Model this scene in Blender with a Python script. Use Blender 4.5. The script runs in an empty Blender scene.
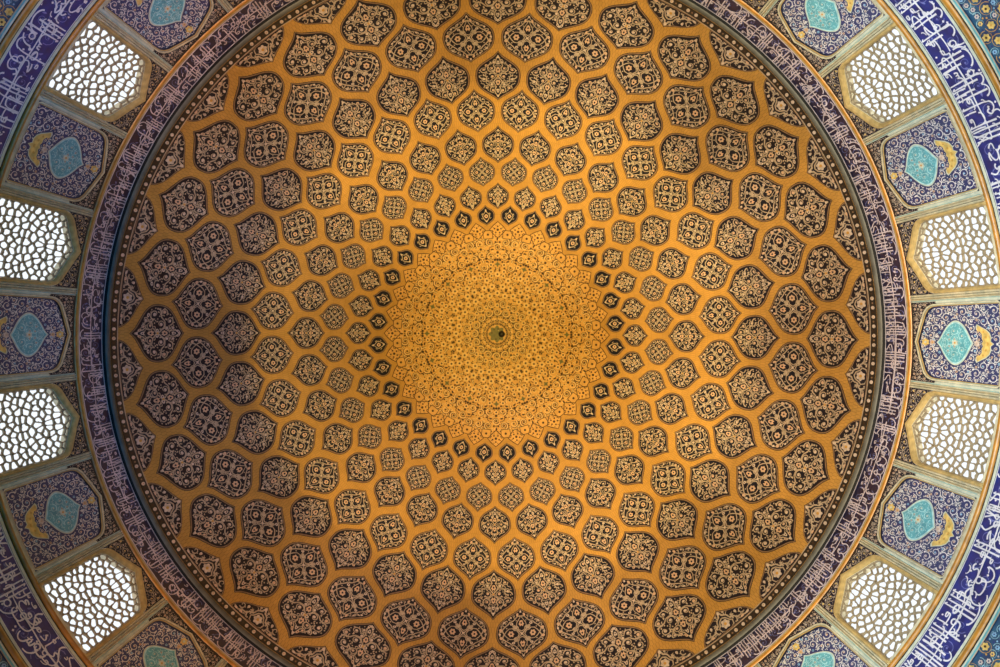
import bpy, math, random
from mathutils import Vector, Matrix
from mathutils.geometry import tessellate_polygon
PI = math.pi
sc = bpy.context.scene
COL = sc.collection

# ------------------------------------------------------------------ camera
F = 839.0                       # focal length in pixels of a 1000 px wide frame
CAMZ = 1.6
CX, CY = -0.2217, 0.2145        # dome axis as seen from the camera (x right, y down in the photo)
cam_d = bpy.data.cameras.new('camera')
cam = bpy.data.objects.new('camera', cam_d)
COL.objects.link(cam)
cam.location = (-CX, -CY, CAMZ)
cam.rotation_euler = (PI, 0, 0)
cam_d.sensor_width = 36.0
cam_d.lens = F / 1000.0 * 36.0
cam_d.shift_x = -0.0031
cam_d.shift_y = -0.0054
cam_d.clip_end = 200
sc.camera = cam
sc.view_settings.view_transform = 'Standard'
sc.view_settings.look = 'None'
sc.view_settings.gamma = 1.0
sc.view_settings.use_curve_mapping = False
sc.view_settings.exposure = 0.0
TH0 = math.radians(0.5)         # the building is turned half a degree

# ------------------------------------------------------------------ materials
def mat(name, col, rough=0.45, var=0.12, vscale=9.0, metallic=0.0, spec=0.4, bump=0.0, mottle=None):
    m = bpy.data.materials.new(name)
    m.use_nodes = True
    nt = m.node_tree; N = nt.nodes; L = nt.links
    b = N['Principled BSDF']
    b.inputs['Roughness'].default_value = rough
    b.inputs['Metallic'].default_value = metallic
    b.inputs['Specular IOR Level'].default_value = spec
    tc = N.new('ShaderNodeTexCoord')
    no = N.new('ShaderNodeTexNoise'); no.inputs['Scale'].default_value = vscale; no.inputs['Detail'].default_value = 5
    L.new(tc.outputs['Object'], no.inputs['Vector'])
    mx = N.new('ShaderNodeMix'); mx.data_type = 'RGBA'
    c2 = mottle if mottle else tuple(c * 0.6 for c in col)
    mx.inputs['A'].default_value = (*[min(1, c * (1 + var)) for c in col], 1)
    mx.inputs['B'].default_value = (*[col[i] * (1 - 2 * var) + c2[i] * 2 * var for i in range(3)], 1)
    mr = N.new('ShaderNodeMapRange'); mr.inputs['From Min'].default_value = 0.35; mr.inputs['From Max'].default_value = 0.65
    L.new(no.outputs['Fac'], mr.inputs['Value'])
    L.new(mr.outputs['Result'], mx.inputs['Factor'])
    L.new(mx.outputs['Result'], b.inputs['Base Color'])
    if bump:
        bp = N.new('ShaderNodeBump'); bp.inputs['Strength'].default_value = bump; bp.inputs['Distance'].default_value = 0.01
        L.new(no.outputs['Fac'], bp.inputs['Height']); L.new(bp.outputs['Normal'], b.inputs['Normal'])
    return m

M = {}
M['navy'] = mat('navy_tile', (0.005, 0.005, 0.013), 0.45, 0.3, 6, mottle=(0.008, 0.014, 0.035), spec=0.2)
M['cream'] = mat('cream_tile', (0.46, 0.36, 0.27), 0.45, 0.2, 5, spec=0.2)
M['blossom'] = mat('blossom_tile', (0.54, 0.34, 0.22), 0.45, 0.3, 14, mottle=(0.60, 0.47, 0.36))
M['whiteflower'] = mat('white_blossom_tile', (0.62, 0.50, 0.42), 0.45, 0.2, 9)
M['ochre'] = mat('ochre_tile', (0.62, 0.33, 0.06), 0.45, 0.2, 9)
M['brown'] = mat('brown_line_tile', (0.045, 0.022, 0.014), 0.5, 0.2, 9)
M['olive'] = mat('olive_rim_tile', (0.25, 0.15, 0.09), 0.5, 0.2, 9)
M['turq'] = mat('turquoise_tile', (0.11, 0.38, 0.42), 0.35, 0.25, 8, mottle=(0.05, 0.27, 0.34))
M['turqlight'] = mat('pale_turquoise_tile', (0.42, 0.68, 0.68), 0.35, 0.2, 8)
M['cobalt'] = mat('cobalt_tile', (0.013, 0.026, 0.17), 0.35, 0.3, 5, mottle=(0.01, 0.016, 0.08))
M['violet'] = mat('violet_tile', (0.014, 0.012, 0.040), 0.4, 0.35, 5, mottle=(0.012, 0.01, 0.03))
M['script'] = mat('white_script_tile', (0.74, 0.70, 0.72), 0.4, 0.12, 5)
M['scriptdim'] = mat('lilac_script_tile', (0.62, 0.52, 0.56), 0.4, 0.2, 5)
M['scriptfaint'] = mat('pale_blue_scroll_tile', (0.16, 0.18, 0.42), 0.4, 0.2, 5)
M['frame'] = mat('buff_moulding_tile', (0.60, 0.52, 0.35), 0.4, 0.25, 7, mottle=(0.35, 0.36, 0.26))
M['framegold'] = mat('gold_moulding_tile', (0.48, 0.33, 0.13), 0.35, 0.25, 6)
M['framepale'] = mat('pale_moulding_tile', (0.58, 0.58, 0.45), 0.4, 0.2, 6, mottle=(0.4, 0.5, 0.42))
M['amber'] = mat('amber_rope_tile', (0.44, 0.18, 0.022), 0.38, 0.3, 5, metallic=0.0, spec=0.5, bump=0.4)
M['dark'] = mat('black_line_tile', (0.012, 0.012, 0.014), 0.5, 0.1, 5)
M['grey'] = mat('grey_moulding', (0.095, 0.088, 0.072), 0.55, 0.25, 4)
M['gap_shade'] = mat('shadow_gap', (0.01, 0.01, 0.011), 0.8, 0.1, 4)  # shade of the undercut put into the colour
M['stucco'] = mat('stucco_lattice', (0.30, 0.23, 0.14), 0.7, 0.2, 12)
M['goldbuff'] = mat('gold_field_tile', (0.62, 0.345, 0.10), 0.5, 0.15, 4, mottle=(0.5, 0.26, 0.07))
M['goldpale'] = mat('pale_gold_tile', (0.74, 0.49, 0.21), 0.5, 0.12, 9)
M['sunline'] = mat('dark_sunburst_tile', (0.045, 0.014, 0.005), 0.5, 0.2, 9)
M['sage'] = mat('sage_tile', (0.13, 0.12, 0.05), 0.5, 0.2, 9)
M['teal'] = mat('deep_teal_tile', (0.012, 0.075, 0.14), 0.35, 0.4, 4, mottle=(0.01, 0.015, 0.09))
M['sky_flower'] = mat('light_blue_blossom_tile', (0.25, 0.45, 0.62), 0.4, 0.2, 9)
M['yellow'] = mat('yellow_tile', (0.72, 0.48, 0.14), 0.4, 0.25, 9)
M['plaster'] = mat('lower_wall_plaster', (0.08, 0.065, 0.05), 0.8, 0.1, 2)
M['stonefloor'] = mat('stone_floor', (0.06, 0.05, 0.045), 0.6, 0.1, 2)

def brick_mat():
    m = bpy.data.materials.new('buff_dome_brick'); m.use_nodes = True
    nt = m.node_tree; N = nt.nodes; L = nt.links; b = N['Principled BSDF']
    b.inputs['Roughness'].default_value = 0.6; b.inputs['Specular IOR Level'].default_value = 0.25
    uv = N.new('ShaderNodeUVMap'); uv.uv_map = 'uv'
    br = N.new('ShaderNodeTexBrick')
    br.inputs['Scale'].default_value = 1.0
    br.inputs['Brick Width'].default_value = 0.055; br.inputs['Row Height'].default_value = 0.22
    br.inputs['Mortar Size'].default_value = 0.006; br.inputs['Mortar Smooth'].default_value = 0.4
    br.inputs['Color1'].default_value = (0.58, 0.31, 0.076, 1)
    br.inputs['Color2'].default_value = (0.53, 0.285, 0.068, 1)
    br.inputs['Mortar'].default_value = (0.40, 0.21, 0.05, 1)
    L.new(uv.outputs['UV'], br.inputs['Vector'])
    tc = N.new('ShaderNodeTexCoord'); no = N.new('ShaderNodeTexNoise')
    no.inputs['Scale'].default_value = 1.3; no.inputs['Detail'].default_value = 8; no.inputs['Roughness'].default_value = 0.65
    L.new(tc.outputs['Object'], no.inputs['Vector'])
    mr = N.new('ShaderNodeMapRange'); mr.inputs['From Min'].default_value = 0.3; mr.inputs['From Max'].default_value = 0.7
    mr.inputs['To Min'].default_value = 0.84; mr.inputs['To Max'].default_value = 1.12
    L.new(no.outputs['Fac'], mr.inputs['Value'])
    mx = N.new('ShaderNodeMix'); mx.data_type = 'RGBA'; mx.blend_type = 'MULTIPLY'; mx.inputs['Factor'].default_value = 1
    L.new(br.outputs['Color'], mx.inputs['A']); L.new(mr.outputs['Result'], mx.inputs['B'])
    L.new(mx.outputs['Result'], b.inputs['Base Color'])
    bp = N.new('ShaderNodeBump'); bp.inputs['Strength'].default_value = 0.35; bp.inputs['Distance'].default_value = 0.02
    L.new(br.outputs['Fac'], bp.inputs['Height']); bp.invert = True
    L.new(bp.outputs['Normal'], b.inputs['Normal'])
    return m
M['brick'] = brick_mat()

# ------------------------------------------------------------------ the place's own shape
A_, B_, H0 = 9.154, 10.5, 20.0        # dome radius, rise and springing height above the eye
RW = 9.27                             # drum wall radius
def dome_t(r):
    lo, hi = 0.0, PI / 2
    for _ in range(46):
        m_ = (lo + hi) / 2
        if F * A_ * math.cos(m_) / (H0 + B_ * math.sin(m_)) > r: lo = m_
        else: hi = m_
    return (lo + hi) / 2
_T = [dome_t(i * 0.5) for i in range(0, 769)]
def dome_pt(ang, r, d=0.0):
    """point of the dome at bearing ang and ring distance r, d metres proud of the brick"""
    r = max(0.0, min(383.9, r)); i = int(r * 2); f = r * 2 - i
    t = _T[i] * (1 - f) + _T[i + 1] * f
    n = Vector((math.cos(t) / A_, math.sin(t) / B_)).normalized()
    R = A_ * math.cos(t) - n.x * d; z = H0 + CAMZ + B_ * math.sin(t) - n.y * d
    return Vector((R * math.cos(ang), R * math.sin(ang), z))
def wall_pt(ang, r, d=0.0):
    """point of the drum wall at bearing ang; r is the ring distance, d metres proud of the wall"""
    R = RW - d
    return Vector((R * math.cos(ang), R * math.sin(ang), CAMZ + F * RW / r))

class MB:
    def __init__(s): s.v = []; s.f = []; s.m = []; s.mats = []
    def mi(s, k):
        if k not in s.mats: s.mats.append(k)
        return s.mats.index(k)
    def grid(s, rows, k, close=False):
        mi = s.mi(k); n = len(rows[0]); b = len(s.v)
        for r in rows: s.v.extend(r)
        for i in range(len(rows) - 1):
            for j in range(n if close else n - 1):
                a = b + i * n + j; c = b + i * n + (j + 1) % n
                s.f.append((a, c, c + n, a + n)); s.m.append(mi)
    def face(s, pts, k):
        b = len(s.v); s.v.extend(pts); s.f.append(tuple(range(b, b + len(pts)))); s.m.append(s.mi(k))
    def tris(s, pts, tri, k):
        b = len(s.v); mi = s.mi(k); s.v.extend(pts)
        for t in tri: s.f.append(tuple(b + i for i in t)); s.m.append(mi)
    def build(s, name, parent=None, origin=None, smooth=False):
        o3 = origin if origin is not None else Vector((0, 0, 0))
        me = bpy.data.meshes.new(name)
        me.from_pydata([tuple(Vector(p) - o3) for p in s.v], [], s.f)
        for k in s.mats: me.materials.append(M[k])
        me.polygons.foreach_set('material_index', s.m)
        if smooth: me.polygons.foreach_set('use_smooth', [True] * len(s.f))
        me.update()
        ob = bpy.data.objects.new(name, me); COL.objects.link(ob)
        if parent is not None: ob.parent = parent
        return ob

class Canvas:
    """draws flat tile mosaic shapes in 2-D and lays them on a curved surface"""
    def __init__(s, mb, fn, mirror=False): s.mb = mb; s.fn = fn; s.mirror = mirror
    def _both(s, pts):
        yield pts
        if s.mirror: yield [(-x, y) for x, y in pts]
    def stroke(s, pts, w, k, d, taper=False, closed=False):
        n = len(pts); lft = []; rgt = []
        for i, (x, y) in enumerate(pts):
            if closed: a = pts[(i - 1) % n]; b = pts[(i + 1) % n]
            else: a = pts[max(0, i - 1)]; b = pts[min(n - 1, i + 1)]
            dx, dy = b[0] - a[0], b[1] - a[1]; l = math.hypot(dx, dy) or 1e-9
            ww = w / 2 * (1 - 0.6 * i / (n - 1) if taper else 1)
            lft.append((x - dy / l * ww, y + dx / l * ww)); rgt.append((x + dy / l * ww, y - dx / l * ww))
        for q in range(2 if s.mirror else 1):
            sg = -1 if q else 1
            s.mb.grid([[s.fn(sg * x, y, d) for x, y in lft], [s.fn(sg * x, y, d) for x, y in rgt]], k, closed)
    def poly(s, pts, k, d):
        for P in s._both(pts): s.mb.face([s.fn(x, y, d) for x, y in P], k)
    def disc(s, c, r, k, d, n=9, ry=None, rot=0.3):
        ry = ry or r
        s.poly([(c[0] + r * math.cos(rot + 2 * PI * i / n), c[1] + ry * math.sin(rot + 2 * PI * i / n)) for i in range(n)], k, d)
    def flower(s, c, r, d, petal='blossom', eye='navy', n=6, asp=1.0):
        P = []
        for i in range(4 * n):
            a = 2 * PI * i / (4 * n); rr = r * (1 + 0.16 * math.cos(n * a))
            P.append((c[0] + rr * math.cos(a), c[1] + rr * asp * math.sin(a)))
        s.poly(P, petal, d)
        s.disc(c, r * 0.36, eye, d + 0.003, 7, r * 0.36 * asp)
    def leaf(s, c, ang, ln, wd, k, d):
        P = []
        ca, sa = math.cos(ang), math.sin(ang)
        for t, h in ((0, 0), (.2, .7), (.45, 1), (.75, .6), (1, 0), (.75, -.25), (.45, -.35), (.2, -.3)):
            x, y = t * ln, h * wd
            P.append((c[0] + x * ca - y * sa, c[1] + x * sa + y * ca))
        s.poly(P, k, d)
    def spiral(s, c, r, turns, ph, sg, w, k, d, asp=1.0, inner=0.18):
        n = max(8, int(13 * turns)); P = []
        for i in range(n + 1):
            t = i / n; rr = r * (1 - (1 - inner) * t); a = ph + sg * 2 * PI * turns * t
            P.append((c[0] + rr * math.cos(a), c[1] + rr * asp * math.sin(a)))
        s.stroke(P, w, k, d, True)
        return P
    def ringline(s, c, r, w, k, d, n=14, asp=1.0):
        s.stroke([(c[0] + r * math.cos(2 * PI * i / n), c[1] + r * asp * math.sin(2 * PI * i / n)) for i in range(n)], w, k, d, closed=True)

def interp(tab, x):
    """smooth interpolation through a table"""
    for i in range(len(tab) - 1):
        if x <= tab[i + 1][0]:
            (x0, y0), (x1, y1) = tab[i], tab[i + 1]
            xm, ym = tab[max(0, i - 1)]; xn, yn = tab[min(len(tab) - 1, i + 2)]
            m0 = (y1 - ym) / (x1 - xm) * (x1 - x0); m1 = (yn - y0) / (xn - x0) * (x1 - x0)
            t = (x - x0) / (x1 - x0)
            return (2*t**3-3*t**2+1)*y0 + (t**3-2*t**2+t)*m0 + (-2*t**3+3*t**2)*y1 + (t**3-t**2)*m1
    return tab[-1][1]

def star_outline(poly, n=96, c=(0, 0)):
    """resample a star-shaped polygon at n even bearings about c -> list of distances"""
    out = []
    for i in range(n):
        a = 2 * PI * i / n; dx, dy = math.cos(a), math.sin(a); best = 0
        for j in range(len(poly)):
            x0, y0 = poly[j][0] - c[0], poly[j][1] - c[1]; x1, y1 = poly[(j + 1) % len(poly)]; x1 -= c[0]; y1 -= c[1]
            den = dx * (y1 - y0) - dy * (x1 - x0)
            if abs(den) < 1e-12: continue
            t = (x0 * (y1 - y0) - y0 * (x1 - x0)) / den
            u = (dx * y0 - dy * x0) / -den if abs(x1 - x0) + abs(y1 - y0) else 0
            u = ((dx * t - x0) * (x1 - x0) + (dy * t - y0) * (y1 - y0)) / ((x1 - x0) ** 2 + (y1 - y0) ** 2)
            if t > 0 and -1e-6 <= u <= 1 + 1e-6: best = max(best, t)
        out.append(best)
    return out

def tag(o, label=None, cat=None, group=None, kind=None):
    if label: o['label'] = label
    if cat: o['category'] = cat
    if group: o['group'] = group
    if kind: o['kind'] = kind
    return o
def empty(name, loc):
    o = bpy.data.objects.new(name, None); o.empty_display_size = 0.2; COL.objects.link(o); o.location = loc; return o
def dup(o, parent=None):
    c = o.copy(); COL.objects.link(c)
    for k in list(c.keys()):
        if k in ('label',) and parent is None: del c[k]
    if parent is not None: c.parent = parent
    for ch in list(o.children): dup(ch, c)
    return c
def clock(th):
    """where a bearing lies on the photo seen as a clock face"""
    m_ = (3 * 60 + math.degrees(th) / 30 * 60) % 720
    m_ = int(m_ + 0.5); h = (m_ // 60) % 12; h = 12 if h == 0 else h
    return f'{h}:{m_ % 60:02d}'
def place(o, rad_pt, th):
    c, s_ = math.cos(th), math.sin(th)
    o.location = (rad_pt.x * c - rad_pt.y * s_, rad_pt.x * s_ + rad_pt.y * c, rad_pt.z)
    o.rotation_euler = (0, 0, th)

# ------------------------------------------------------------------ dome shell
def dome_shell():
    rs = [0.0] + [2 + i * (382 / 150) for i in range(151)]; n = 384
    v = []; uvs = []; s = 0; prev = None
    for r in rs:
        p = dome_pt(0, r)
        if prev is not None: s += (p - prev).length
        prev = p
        uvs.append(s)
        for j in range(n + 1): v.append(dome_pt(2 * PI * j / n, r))
    f = []; w = n + 1
    for i in range(len(rs) - 1):
        for j in range(n): f.append((i * w + j, i * w + j + 1, (i + 1) * w + j + 1, (i + 1) * w + j))
    me = bpy.data.meshes.new('ceiling'); me.from_pydata([tuple(p) for p in v], [], f)
    u = me.uv_layers.new(name='uv')
    data = []
    for i in range(len(rs) - 1):
        for j in range(n):
            for (ii, jj) in ((i, j), (i, j + 1), (i + 1, j + 1), (i + 1, j)):
                data += [jj / n * 36.0, uvs[ii]]
    u.data.foreach_set('uv', data)
    me.materials.append(M['brick']); me.polygons.foreach_set('use_smooth', [True] * len(f))
    o = bpy.data.objects.new('ceiling', me); COL.objects.link(o)
    tag(o, 'buff brick dome ceiling with ogee medallions swirling around a gold sunburst', 'dome', kind='structure')
dome_shell()

def smooth(P):
    if len(P) < 3 or len(P) > 8: return P
    out = []
    for i in range(len(P) - 1):
        p0, p1, p2, p3 = P[max(0, i - 1)], P[i], P[i + 1], P[min(len(P) - 1, i + 2)]
        for t in (0, .34, .67):
            out.append(tuple(.5 * ((2 * p1[q]) + (-p0[q] + p2[q]) * t + (2*p0[q] - 5*p1[q] + 4*p2[q] - p3[q]) * t*t + (-p0[q] + 3*p1[q] - 3*p2[q] + p3[q]) * t**3) for q in (0, 1)))
    out.append(P[-1]); return out
def inside(poly, x, y):
    c = False; j = len(poly) - 1
    for i in range(len(poly)):
        xi, yi = poly[i]; xj, yj = poly[j]
        if (yi > y) != (yj > y) and x < (xj - xi) * (y - yi) / (yj - yi) + xi: c = not c
        j = i
    return c
def edge_dist(poly, x, y):
    b = 1e9
    for i in range(len(poly)):
        x0, y0 = poly[i]; x1, y1 = poly[(i + 1) % len(poly)]
        dx, dy = x1 - x0, y1 - y0; L2 = dx * dx + dy * dy or 1e-9
        t = max(0, min(1, ((x - x0) * dx + (y - y0) * dy) / L2))
        b = min(b, math.hypot(x - x0 - t * dx, y - y0 - t * dy))
    return b
def fill_scrolls(cv, rng, region, avoid, sizes, w, ink, d, petals, mirror=True):
    """pack scrolls, blossoms and leaves into a region; avoid(x,y) gives the distance to what is kept clear"""
    xs = [p[0] for p in region]; ys = [p[1] for p in region]
    placed = []
    for (R_, cnt, kind) in sizes:
        tries = 0; got = 0
        while got < cnt and tries < cnt * 50:
            tries += 1
            x = rng.uniform(0 if mirror else min(xs), max(xs)); y = rng.uniform(min(ys), max(ys))
            if not inside(region, x, y) or edge_dist(region, x, y) < R_ * .85: continue
            if mirror and x < R_ * .8: continue
            if avoid(x, y) < R_ * .9: continue
            if any(math.hypot(x - a, y - b) < (R_ + q) * .88 for a, b, q in placed): continue
            placed.append((x, y, R_)); got += 1
            ph = rng.uniform(0, 6.28); sg = rng.choice((-1, 1))
            if kind == 's':
                cv.spiral((x, y), R_ * .92, 1.25, ph, sg, w, ink, d)
                cv.disc((x, y), w * 1.15, rng.choice(petals), d + .005, 7)
                for q in range(3):
                    a = ph + q * 2.1; cv.leaf((x + R_ * .8 * math.cos(a), y + R_ * .8 * math.sin(a)), a + sg * 1.2, R_ * .5, w * .8 * sg, ink, d + .003)
            elif kind == 'f':
                cv.disc((x, y), R_ * .75, rng.choice(petals), d + .003, 8); cv.disc((x, y), R_ * .28, 'navy', d + .006, 5)
            elif kind == 'c':
                P = [(x + R_ * math.cos(ph + t * .6) * .9, y + R_ * math.sin(ph + t * .6) * .9) for t in range(6)]
                cv.stroke(P, w * .9, ink, d, True)
            else:
                cv.disc((x, y), R_ * .7, ink, d + .002, 5)

# ------------------------------------------------------------------ lozenge medallions
PROF = [(0, 0), (.04, .11), (.09, .30), (.15, .54), (.24, .80), (.34, .95), (.45, 1), (.56, .99), (.66, .90), (.75, .70), (.83, .43), (.91, .17), (.96, .07), (1, 0)]
def unit_loz(k=1.0, n=44):
    P = []
    for i in range(n + 1):
        s = i / n; P.append((interp(PROF, s) * k, 2 * s - 1))
    return P + [(-x, y) for x, y in reversed(P[1:-1])]

def arabesque_A(cv, rng, dense, small=False):
    """axis symmetric scrolls with blossoms; unit disc"""
    W = 0.052 if not small else 0.085
    disc = [(.97 * math.cos(2 * PI * i / 40), .97 * math.sin(2 * PI * i / 40)) for i in range(40)]
    cv.mirror = True
    cv.stroke(smooth([(0, -.93), (.16, -.74), (.10, -.52), (.24, -.34), (.10, -.14), (.0, -.02)]), W, 'cream', .010)
    cv.stroke(smooth([(0, .93), (.14, .72), (.26, .60), (.16, .40), (.24, .22), (.08, .10), (0, .02)]), W, 'cream', .010)
    if not small:
        cv.stroke(smooth([(.24, -.34), (.46, -.30), (.60, -.14), (.84, -.10), (.92, .04)]), W, 'cream', .010)
        cv.stroke(smooth([(.24, .22), (.44, .24), (.56, .44), (.50, .66), (.36, .80)]), W, 'cream', .010)
    ax = [(0, -.30, .13), (0, .30, .14), (0, .62, .09), (0, -.66, .10)]
    def avoid(x, y): return min(math.hypot(x, y - b) - r for _, b, r in ax)
    if dense: sizes = [(.20, 5, 's'), (.145, 7, 's'), (.10, 9, 'f'), (.08, 14, 'c'), (.045, 30, 'd')]
    elif small: sizes = [(.26, 3, 's'), (.15, 5, 'f'), (.12, 6, 'c'), (.07, 10, 'd')]
    else: sizes = [(.24, 4, 's'), (.16, 4, 's'), (.12, 7, 'f'), (.10, 8, 'c'), (.055, 16, 'd')]
    fill_scrolls(cv, rng, disc, avoid, sizes, W, 'cream', .010, ['blossom', 'whiteflower', 'blossom'])
    cv.mirror = False
    cv.flower((0, -.30), .12, .018, 'blossom'); cv.flower((0, .30), .13, .018, 'blossom')
    cv.flower((0, .62), .075, .018, 'whiteflower'); cv.flower((0, -.66), .08, .018, 'whiteflower')
    cv.disc((0, .86), .055, 'whiteflower', .018); cv.disc((0, -.88), .055, 'whiteflower', .018)
    cv.disc((0, 0), .05, 'ochre', .018)

def arabesque_O(cv, rng, dense):
    """fourfold rosette: four blossoms between the arms of a cross"""
    W = 0.052; K = 1.12
    cv.mirror = False
    for q in range(4):
        a = PI / 4 + q * PI / 2
        ca, sa = math.cos(a), math.sin(a)
        cv.stroke([(.04 * ca, .04 * sa), (.30 * ca, .30 * sa), (.58 * ca, .58 * sa)], W, 'cream', .010)
        cv.flower((.66 * ca, .66 * sa), .07, .015, 'whiteflower')
        cv.leaf((.36 * ca, .36 * sa), a + .7, .16, .05, 'cream', .013); cv.leaf((.36 * ca, .36 * sa), a - .7, .16, -.05, 'cream', .013)
        b = q * PI / 2; cb, sb = math.cos(b), math.sin(b)
        R_ = lambda x, y: (K * (x * cb - y * sb), K * (x * sb + y * cb))
        P = [(.10, 0), (.19, .13), (.29, .15), (.37, .22), (.49, .20), (.58, .11), (.66, 0)]
        full = P + [(x, -y) for x, y in reversed(P[1:-1])]
        cv.stroke([R_(*p) for p in full], W * .85, 'cream', .010, closed=True)
        cv.flower(R_(.41, 0), .12, .015, 'blossom')
        for s2 in (1, -1):
            cv.stroke(smooth([R_(.66, 0), R_(.73, s2 * .14), R_(.64, s2 * .27), R_(.54, s2 * .40), R_(.50, s2 * .50)]), W, 'cream', .010)
            cv.stroke([R_(.64, s2 * .27), R_(.74, s2 * .34), R_(.80, s2 * .28)], W * .8, 'cream', .010)
            cv.disc(R_(.79, s2 * .15), .07, 'blossom', .015, 8)
            cv.disc(R_(.70, s2 * .46), .055, 'whiteflower', .015, 7)
            cv.leaf(R_(.26, s2 * .26), b + s2 * 1.1, .16, s2 * .05, 'cream', .013)
            if dense:
                cv.disc(R_(.57, s2 * .22), .032, 'cream', .014, 6)
                cv.leaf(R_(.20, s2 * .20), b - s2 * .2, .12, s2 * .035, 'cream', .013)
                cv.leaf(R_(.56, s2 * .50), b + s2 * .2, .16, s2 * .05, 'cream', .013)
        cv.disc(R_(.83, 0), .05, 'whiteflower', .015, 7)
    cv.disc((0, 0), .06, 'whiteflower', .015, 8)
    disc = [(.98 * math.cos(2 * PI * i / 40), .98 * math.sin(2 * PI * i / 40)) for i in range(40)]
    cv.mirror = True
    keep = [(K * .79 * math.cos(b) - s2 * K * .15 * math.sin(b), K * .79 * math.sin(b) + s2 * K * .15 * math.cos(b)) for b in (0, PI / 2, PI, 3 * PI / 2) for s2 in (1, -1)]
    def avoid(x, y): return min([math.hypot(x, y) - .80] + [math.hypot(x - a, y - b) - .06 for a, b in keep])
    fill_scrolls(cv, rng, disc, avoid, [(.075, 10, 'c'), (.045, 22, 'd')], W, 'cream', .010, ['cream'])

def arabesque_small(cv, rng):
    cv.mirror = True
    cv.stroke([(0, -.78), (.35, -.45), (.50, -.05), (.38, .25), (.12, .45), (0, .78)], .12, 'cream', .010)
    cv.leaf((.62, .1), 1.9, .35, .10, 'cream', .012); cv.leaf((.5, -.5), .8, .3, .08, 'cream', .012)
    cv.mirror = False
    cv.flower((0, -.08), .26, .015, 'blossom'); cv.disc((0, .58), .10, 'whiteflower', .015); cv.disc((0, -.68), .10, 'whiteflower', .015)

def arabesque_half(cv, rng):
    """pattern of the cut medallions along the rim"""
    W = .05
    cv.stroke([(0, -.92), (.08, -.74), (.20, -.66), (.26, -.50), (.40, -.46), (.44, -.36), (.62, -.34), (.74, -.26), (.92, -.30)], W, 'cream', .010)
    cv.stroke([(0, -.66), (.12, -.60), (.20, -.46), (.28, -.40), (.24, -.26), (.14, -.20)], W * .9, 'cream', .010)
    cv.stroke([(.44, -.36), (.38, -.24), (.46, -.17)], W, 'cream', .010)
    cv.disc((.62, -.24), .07, 'blossom', .015, 8); cv.disc((.84, -.24), .06, 'whiteflower', .015, 8)
    cv.disc((.52, -.56), .05, 'whiteflower', .015, 7); cv.disc((.16, -.80), .045, 'cream', .015, 7)
    cv.spiral((.72, -.48), .12, 1, 1, 1, W * .8, 'cream', .010)
    cv.leaf((.30, -.60), .6, .16, .05, 'cream', .012)
    reg = [(0, -.96), (.3, -.76), (.66, -.5), (.98, -.22), (.98, -.17), (0, -.17)]
    def avoid(x, y): return math.hypot(x, y + .42) - .26
    fill_scrolls(cv, rng, reg, avoid, [(.08, 6, 'c'), (.05, 16, 'd')], W * .8, 'cream', .009, ['cream'])
    cv.mirror = False
    cv.flower((0, -.42), .15, .015, 'whiteflower', 'ochre'); cv.disc((0, -.84), .06, 'whiteflower', .015)
    cv.mirror = True

# inner tip, outer tip, half width in ring pixels, kind
RINGS = [
    (109.0, 129.8, 8.8, 'S'), (125.2, 152.0, 11.2, 'a'), (148.4, 178.6, 13.2, 'O'), (171.5, 209.5, 16.2, 'a2'),
    (203.0, 247.2, 19.3, 'O'), (234.6, 285.0, 22.6, 'A'), (273.8, 325.6, 26.0, 'OD'), (311.0, 365.0, 29.2, 'AD'), (352.5, 411.0, 32.0, 'H')]
ORD = ['first', 'second', 'third', 'fourth', 'fifth', 'sixth', 'seventh', 'eighth', 'outermost']
LOOK = {'S': 'tiny single blossom tile lozenge', 'a': 'small scrolling tile lozenge', 'O': 'four blossom tile lozenge', 'a2': 'small arabesque tile lozenge',
        'A': 'arabesque scroll tile lozenge', 'OD': 'large four blossom tile lozenge', 'AD': 'large arabesque tile lozenge', 'H': 'cut off blossom tile lozenge'}
CUT = 376.5
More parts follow.
